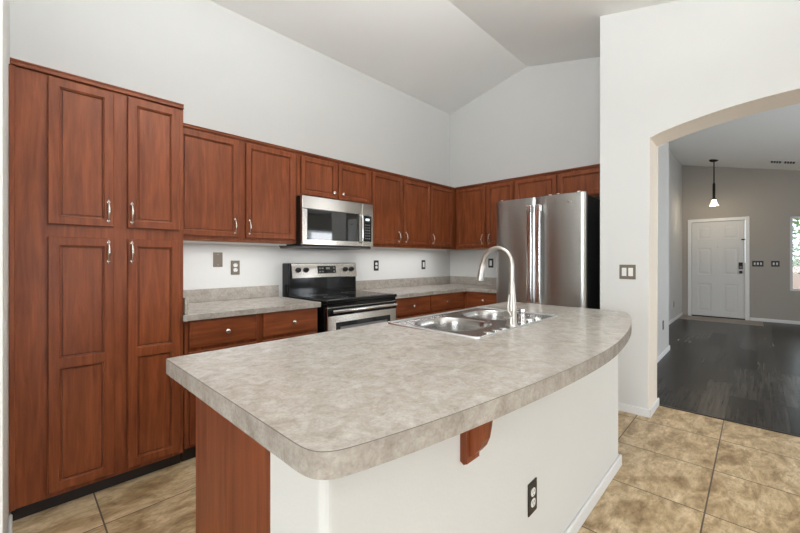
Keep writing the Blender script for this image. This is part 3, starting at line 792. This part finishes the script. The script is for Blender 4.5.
# ------------------------------------------------------------------ refrigerator
FX, FY0, FWD = 3.395, 1.920, 0.858
fg = thing('refrigerator', 'tall stainless french door refrigerator beside the white arched wall', 'refrigerator', (FX, FY0, 0), -PI / 2)
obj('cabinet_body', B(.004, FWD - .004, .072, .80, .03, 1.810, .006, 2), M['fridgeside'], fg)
obj('base_grille', B(.02, FWD - .02, .08, .40, 0.0, .0295), M['mattblack'], fg)
sp = 0.418
def fdoor(a, b_, z0, z1, name): 
    # gently crowned door skin
    n = 20; w = b_ - a; poly = [(a, .066)]
    for k in range(n + 1):
        u = k / n; e_ = min(u, 1 - u) * w
        y = .017 * (2 * u - 1) ** 2 + (.009 * (1 - e_ / .010) ** 2 if e_ < .010 else 0)
        poly.append((a + u * w, y))
    poly.append((b_, .066))
    bm = bmesh.new(); prism(bm, poly, lambda u, v, w_: (u, v, w_), z0, z1)
    return obj(name, bm, M['steel'], fg, smooth=True)
d1 = fdoor(0, sp - .0035, .70, 1.832, 'door'); d2 = fdoor(sp + .0035, FWD, .70, 1.832, 'door'); d3 = fdoor(0, FWD, .05, .692, 'freezer_drawer')
for d_, x in ((d1, sp - .040), (d2, sp + .042)):
    bm = bmesh.new()
    box(bm, x - .022, x + .022, -.052, -.034, .845, 1.735, .006, 2)
    box(bm, x - .024, x + .024, -.056, -.0005, 1.690, 1.752, .005, 2); box(bm, x - .024, x + .024, -.050, -.0005, .832, .884, .005, 2)
    obj('handle', bm, M['bright'], d_)
bm = bmesh.new(); tube(bm, [(.06, -.05, .63), (FWD - .06, -.05, .63)], .013, 12)
for x in (.10, FWD - .10): tube(bm, [(x, 0, .63), (x, -.05, .63)], .010, 10)
obj('handle', bm, M['bright'], d3, smooth=True)
bm = bmesh.new(); lathe(bm, [(0, 0), (.020, 0), (.018, .0015), (0, .002)], 24, Matrix.Translation((FWD - .13, -.0003, 1.755)) @ Matrix.Diagonal((1, 1, .62, 1)) @ Matrix.Rotation(PI / 2, 4, 'X')); obj('badge', bm, M['bright'], d2)
for x in (.06, FWD - .06, sp + .13, sp + .20): obj('hinge_cap', B(x - .014, x + .014, .02, .085, 1.8325, 1.845, .003, 2), M['bright'], fg)

# ------------------------------------------------------------------ outlets and switches
def plate(name, label, cat, loc, rz, kind, mat, w=.072, h=.117, gang=1, group='wall plates', inner=None):
    t = thing(name, label, cat, loc, rz, group)
    obj('plate', B(-w / 2, w / 2, -.0055, -.0003, -h / 2, h / 2, .0018, 2), mat, t)
    sm = inner or M['socket']
    if kind == 'outlet':
        for s in (-1, 1):
            bm = bmesh.new()
            prism(bm, rrect(-.0165, .0165, -.0145, .0145, .012, 5), lambda u, v, w_: (u, w_, v + s * .0195), -.0075, -.005)
            so = obj('socket', bm, sm, t)
            bm = bmesh.new()
            for x in (-.0065, .0065): box(bm, x - .0012, x + .0012, -.0079, -.0074, s * .0195 - .001, s * .0195 + .008)
            box(bm, -.002, .002, -.0079, -.0074, s * .0195 - .010, s * .0195 - .006)
            obj('slots', bm, M['slot'], so)
    elif kind == 'switch':
        for g in range(gang):
            x = (g - (gang - 1) / 2) * .046
            obj('rocker', B(x - .0165, x + .0165, -.0085, -.005, -.0335, .0335, .002, 2), sm, t)
    elif kind == 'toggle':
        for g in range(gang):
            x = (g - (gang - 1) / 2) * .046
            bm = B(x - .012, x + .012, -.0070, -.005, -.024, .024, .001, 1); box(bm, x - .005, x + .005, -.016, -.0065, -.002, .010, .001, 1)
            obj('toggle', bm, sm, t)
    elif kind == 'blank':
        for z in (-.042, .042):
            bm = bmesh.new(); lathe(bm, [(0, 0), (.0035, 0), (.003, .001), (0, .0012)], 10, Matrix.Translation((0, -.0055, z)) @ Matrix.Rotation(PI / 2, 4, 'X'))
            obj('screw', bm, M['nickel'], t)
    return t
plate('blank_plate', 'blank pewter wall plate nearest the pantry above the counter', 'wall plate', (1.132, YB, 1.243), 0, 'blank', M['pewter'])
plate('outlet', 'pewter double outlet above the counter between pantry and range', 'outlet', (1.270, YB, 1.177), 0, 'outlet', M['pewter'])
plate('outlet', 'dark bronze double outlet on the wall just right of the range', 'outlet', (2.850, YB, 1.177), 0, 'outlet', M['bronze'])
plate('light_switch', 'dark bronze single rocker plate left of the room corner', 'switch', (3.678, YB, 1.180), 0, 'switch', M['bronze'])
plate('light_switch', 'dark bronze single rocker plate beside the refrigerator, behind the faucet', 'switch', (XR, 2.472, 1.200), -PI / 2, 'switch', M['bronze'])
plate('light_switch', 'bronze two-gang switch plate on the white arched wall', 'switch', (XA, 0.760, 1.143), -PI / 2, 'switch', M['pewter'], .116, .117, 2)
plate('outlet', 'dark bronze double outlet low on the front of the island', 'outlet', (1.325, 0.60, 0.366), 0, 'outlet', M['bronze'], .070, .117)
plate('outlet', 'bronze double outlet on the island end below the counter corner', 'outlet', (0.41, 0.755, 0.555), -PI / 2, 'outlet', M['bronze'])
plate('light_switch', 'dark three-gang switch plate just right of the front door', 'switch', (XE, -0.012, 1.165), -PI / 2, 'toggle', M['bronze'], .165, .115, 3)
plate('light_switch', 'dark two-gang switch plate between front door switches and narrow window', 'switch', (XE, -0.262, 1.165), -PI / 2, 'toggle', M['bronze'], .118, .115, 2)
plate('outlet', 'dark outlet low on the near hall wall beside the arch', 'outlet', (5.81, 0.875, 0.40), 0, 'outlet', M['bronze'], inner=M['grey'])
plate('outlet', 'dark outlet low on the foyer wall, nearer to the arch', 'outlet', (8.66, 1.22, 0.33), 0, 'outlet', M['bronze'], inner=M['grey'])
plate('outlet', 'grey outlet low on the foyer wall, nearer to the front door', 'outlet', (9.30, 1.22, 0.34), 0, 'outlet', M['pewter'], inner=M['grey'])

# ------------------------------------------------------------------ pendant, vent
px, py = 9.70, 0.620
pz = ceilz(py)
pl = thing('pendant_lamp', 'black pendant lamp with small lit bell shade in the foyer', 'lamp', (px, py, pz))
bm = bmesh.new(); lathe(bm, [(0, 0.012), (.075, .012), (.075, -.012), (.05, -.03), (.012, -.04), (0, -.04)][::-1], 20); obj('canopy', bm, M['iron'], pl, smooth=True)
bm = bmesh.new(); tube(bm, [(0, 0, -.035), (0, 0, -.46)], .010, 8); tube(bm, [(0, 0, -.455), (0, 0, -.49), (0, 0, -.77)], [.014, .022, .022], 10); obj('rod', bm, M['iron'], pl, smooth=True)
bm = bmesh.new(); lathe(bm, [(.022, -.81), (.035, -.79), (.035, -.765), (0, -.755)], 16); obj('socket_cup', bm, M['iron'], pl, smooth=True)
bm = bmesh.new(); lathe(bm, [(.034, -.792), (.040, -.815), (.050, -.865), (.070, -.905), (.073, -.91), (.068, -.906), (.047, -.865), (.037, -.815), (.031, -.795)], 24); obj('lamp_shade', bm, M['shade'], pl, smooth=True)
bm = bmesh.new(); lathe(bm, [(0, -.895), (.02, -.885), (.03, -.86), (.022, -.83), (0, -.82)], 16); obj('bulb', bm, M['lampglow'], pl, smooth=True)
ll = bpy.data.lights.new('pendant_glow', 'POINT'); ll.energy = 7; ll.color = (1, .83, .6); ll.shadow_soft_size = .03
lo = bpy.data.objects.new('pendant_glow', ll); COL.objects.link(lo); lo.parent = pl; lo.location = (0, 0, -.945)
vy = -0.335
vt = thing('air_vent', 'dark ceiling air vent near the right edge of the foyer', 'vent', (9.6, vy, ceilz(vy) - .001)); vt.rotation_euler = (math.atan(SL), 0, 0)
bm = bmesh.new(); box(bm, -.10, .10, -.17, .17, -.012, 0, .003, 1); obj('frame', bm, M['socket'], vt)
bm = bmesh.new()
for y0 in (-.155, .02):
    for i in range(4): box(bm, -.085, .085, y0 + i * .035, y0 + .026 + i * .035, -.018, -.0125, .001, 1)
obj('slats', bm, M['mattblack'], vt)

# ------------------------------------------------------------------ floor lamps added out of view as upward fill light
def uplight(label, x, y, power):
    t = thing('fill_floor_lamp', label, 'lamp', (x, y, 0), 0, 'floor lamps added as fill light')
    bm = bmesh.new(); lathe(bm, [(0, 0), (.14, 0), (.14, .015), (.03, .03), (0, .03)], 24); obj('base', bm, M['nickel'], t, smooth=True)
    bm = bmesh.new(); tube(bm, [(0, 0, .025), (0, 0, 1.66)], .012, 10); obj('pole', bm, M['nickel'], t, smooth=True)
    bm = bmesh.new(); lathe(bm, [(0, 1.66), (.04, 1.662), (.13, 1.71), (.19, 1.78), (.186, 1.78), (.125, 1.72), (0, 1.675)], 24); obj('lamp_shade', bm, M['nickel'], t, smooth=True)
    l = bpy.data.lights.new('uplight', 'AREA'); l.shape = 'DISK'; l.size = .32; l.energy = power; l.color = (0.93, 0.97, 1.0)
    o = bpy.data.objects.new('uplight', l); COL.objects.link(o); o.parent = t; o.location = (0, 0, 1.77); o.rotation_euler = (PI, 0, 0)
    return t
uplight('nickel floor lamp added for fill light at the dining end left of the camera', -1.5, 0.6, 14)
uplight('nickel floor lamp added for fill light at the family end behind the camera', 0.6, -1.9, 30)

# unseen linear fill lamp added over the island; it shines up and down
t = thing('fill_linear_pendant', 'white linear fill lamp added under the vault over the island, above the picture', 'lamp', (1.00, 0.50, ceilz(0.50)))
bm = bmesh.new()
for x in (-.5, .5): tube(bm, [(x, 0, .02), (x, 0, -.68)], .004, 8)
obj('hanger', bm, M['nickel'], t)
obj('housing', B(-.64, .64, -.11, .11, -.74, -.68, .01, 2), M['trim'], t)
obj('diffuser', B(-.60, .60, -.08, .08, -.746, -.7405, .002, 1), M['lampglow'], t)
for nm, e_, z_, r_ in (('linear_fill_up', 78, -.67, PI), ('linear_fill_down', 3, -.752, 0)):
    l = bpy.data.lights.new(nm, 'AREA'); l.shape = 'RECTANGLE'; l.size = 1.2; l.size_y = .16; l.energy = e_; l.color = (0.95, 0.98, 1.0)
    o = bpy.data.objects.new(nm, l); COL.objects.link(o); o.parent = t; o.location = (0, 0, z_); o.rotation_euler = (r_, 0, 0)

# slim lamps added unseen behind the face-frame rail to brighten the backsplash
def under_fill(label, x0, x1, power):
    t = thing('fill_cabinet_light', label, 'lamp', ((x0 + x1) / 2, 2.90, UB - .0035), 0, 'slim fill lamps added under the wall cabinets')
    w = x1 - x0
    obj('housing', B(-w / 2, w / 2, -.025, .025, -.012, 0, .002, 1), M['trim'], t)
    l = bpy.data.lights.new('under_cabinet_fill', 'AREA'); l.shape = 'RECTANGLE'; l.size = w - .02; l.size_y = .035; l.energy = power; l.color = (0.97, 0.98, 1.0)
    o = bpy.data.objects.new('under_cabinet_fill', l); COL.objects.link(o); o.parent = t; o.location = (0, 0, -.0135)
under_fill('slim white added fill lamp under the wall cabinet left of the microwave', 0.80, 1.60, 1.9)
under_fill('slim white added fill lamp under the wall cabinets right of the microwave', 2.55, 3.85, 2.6)
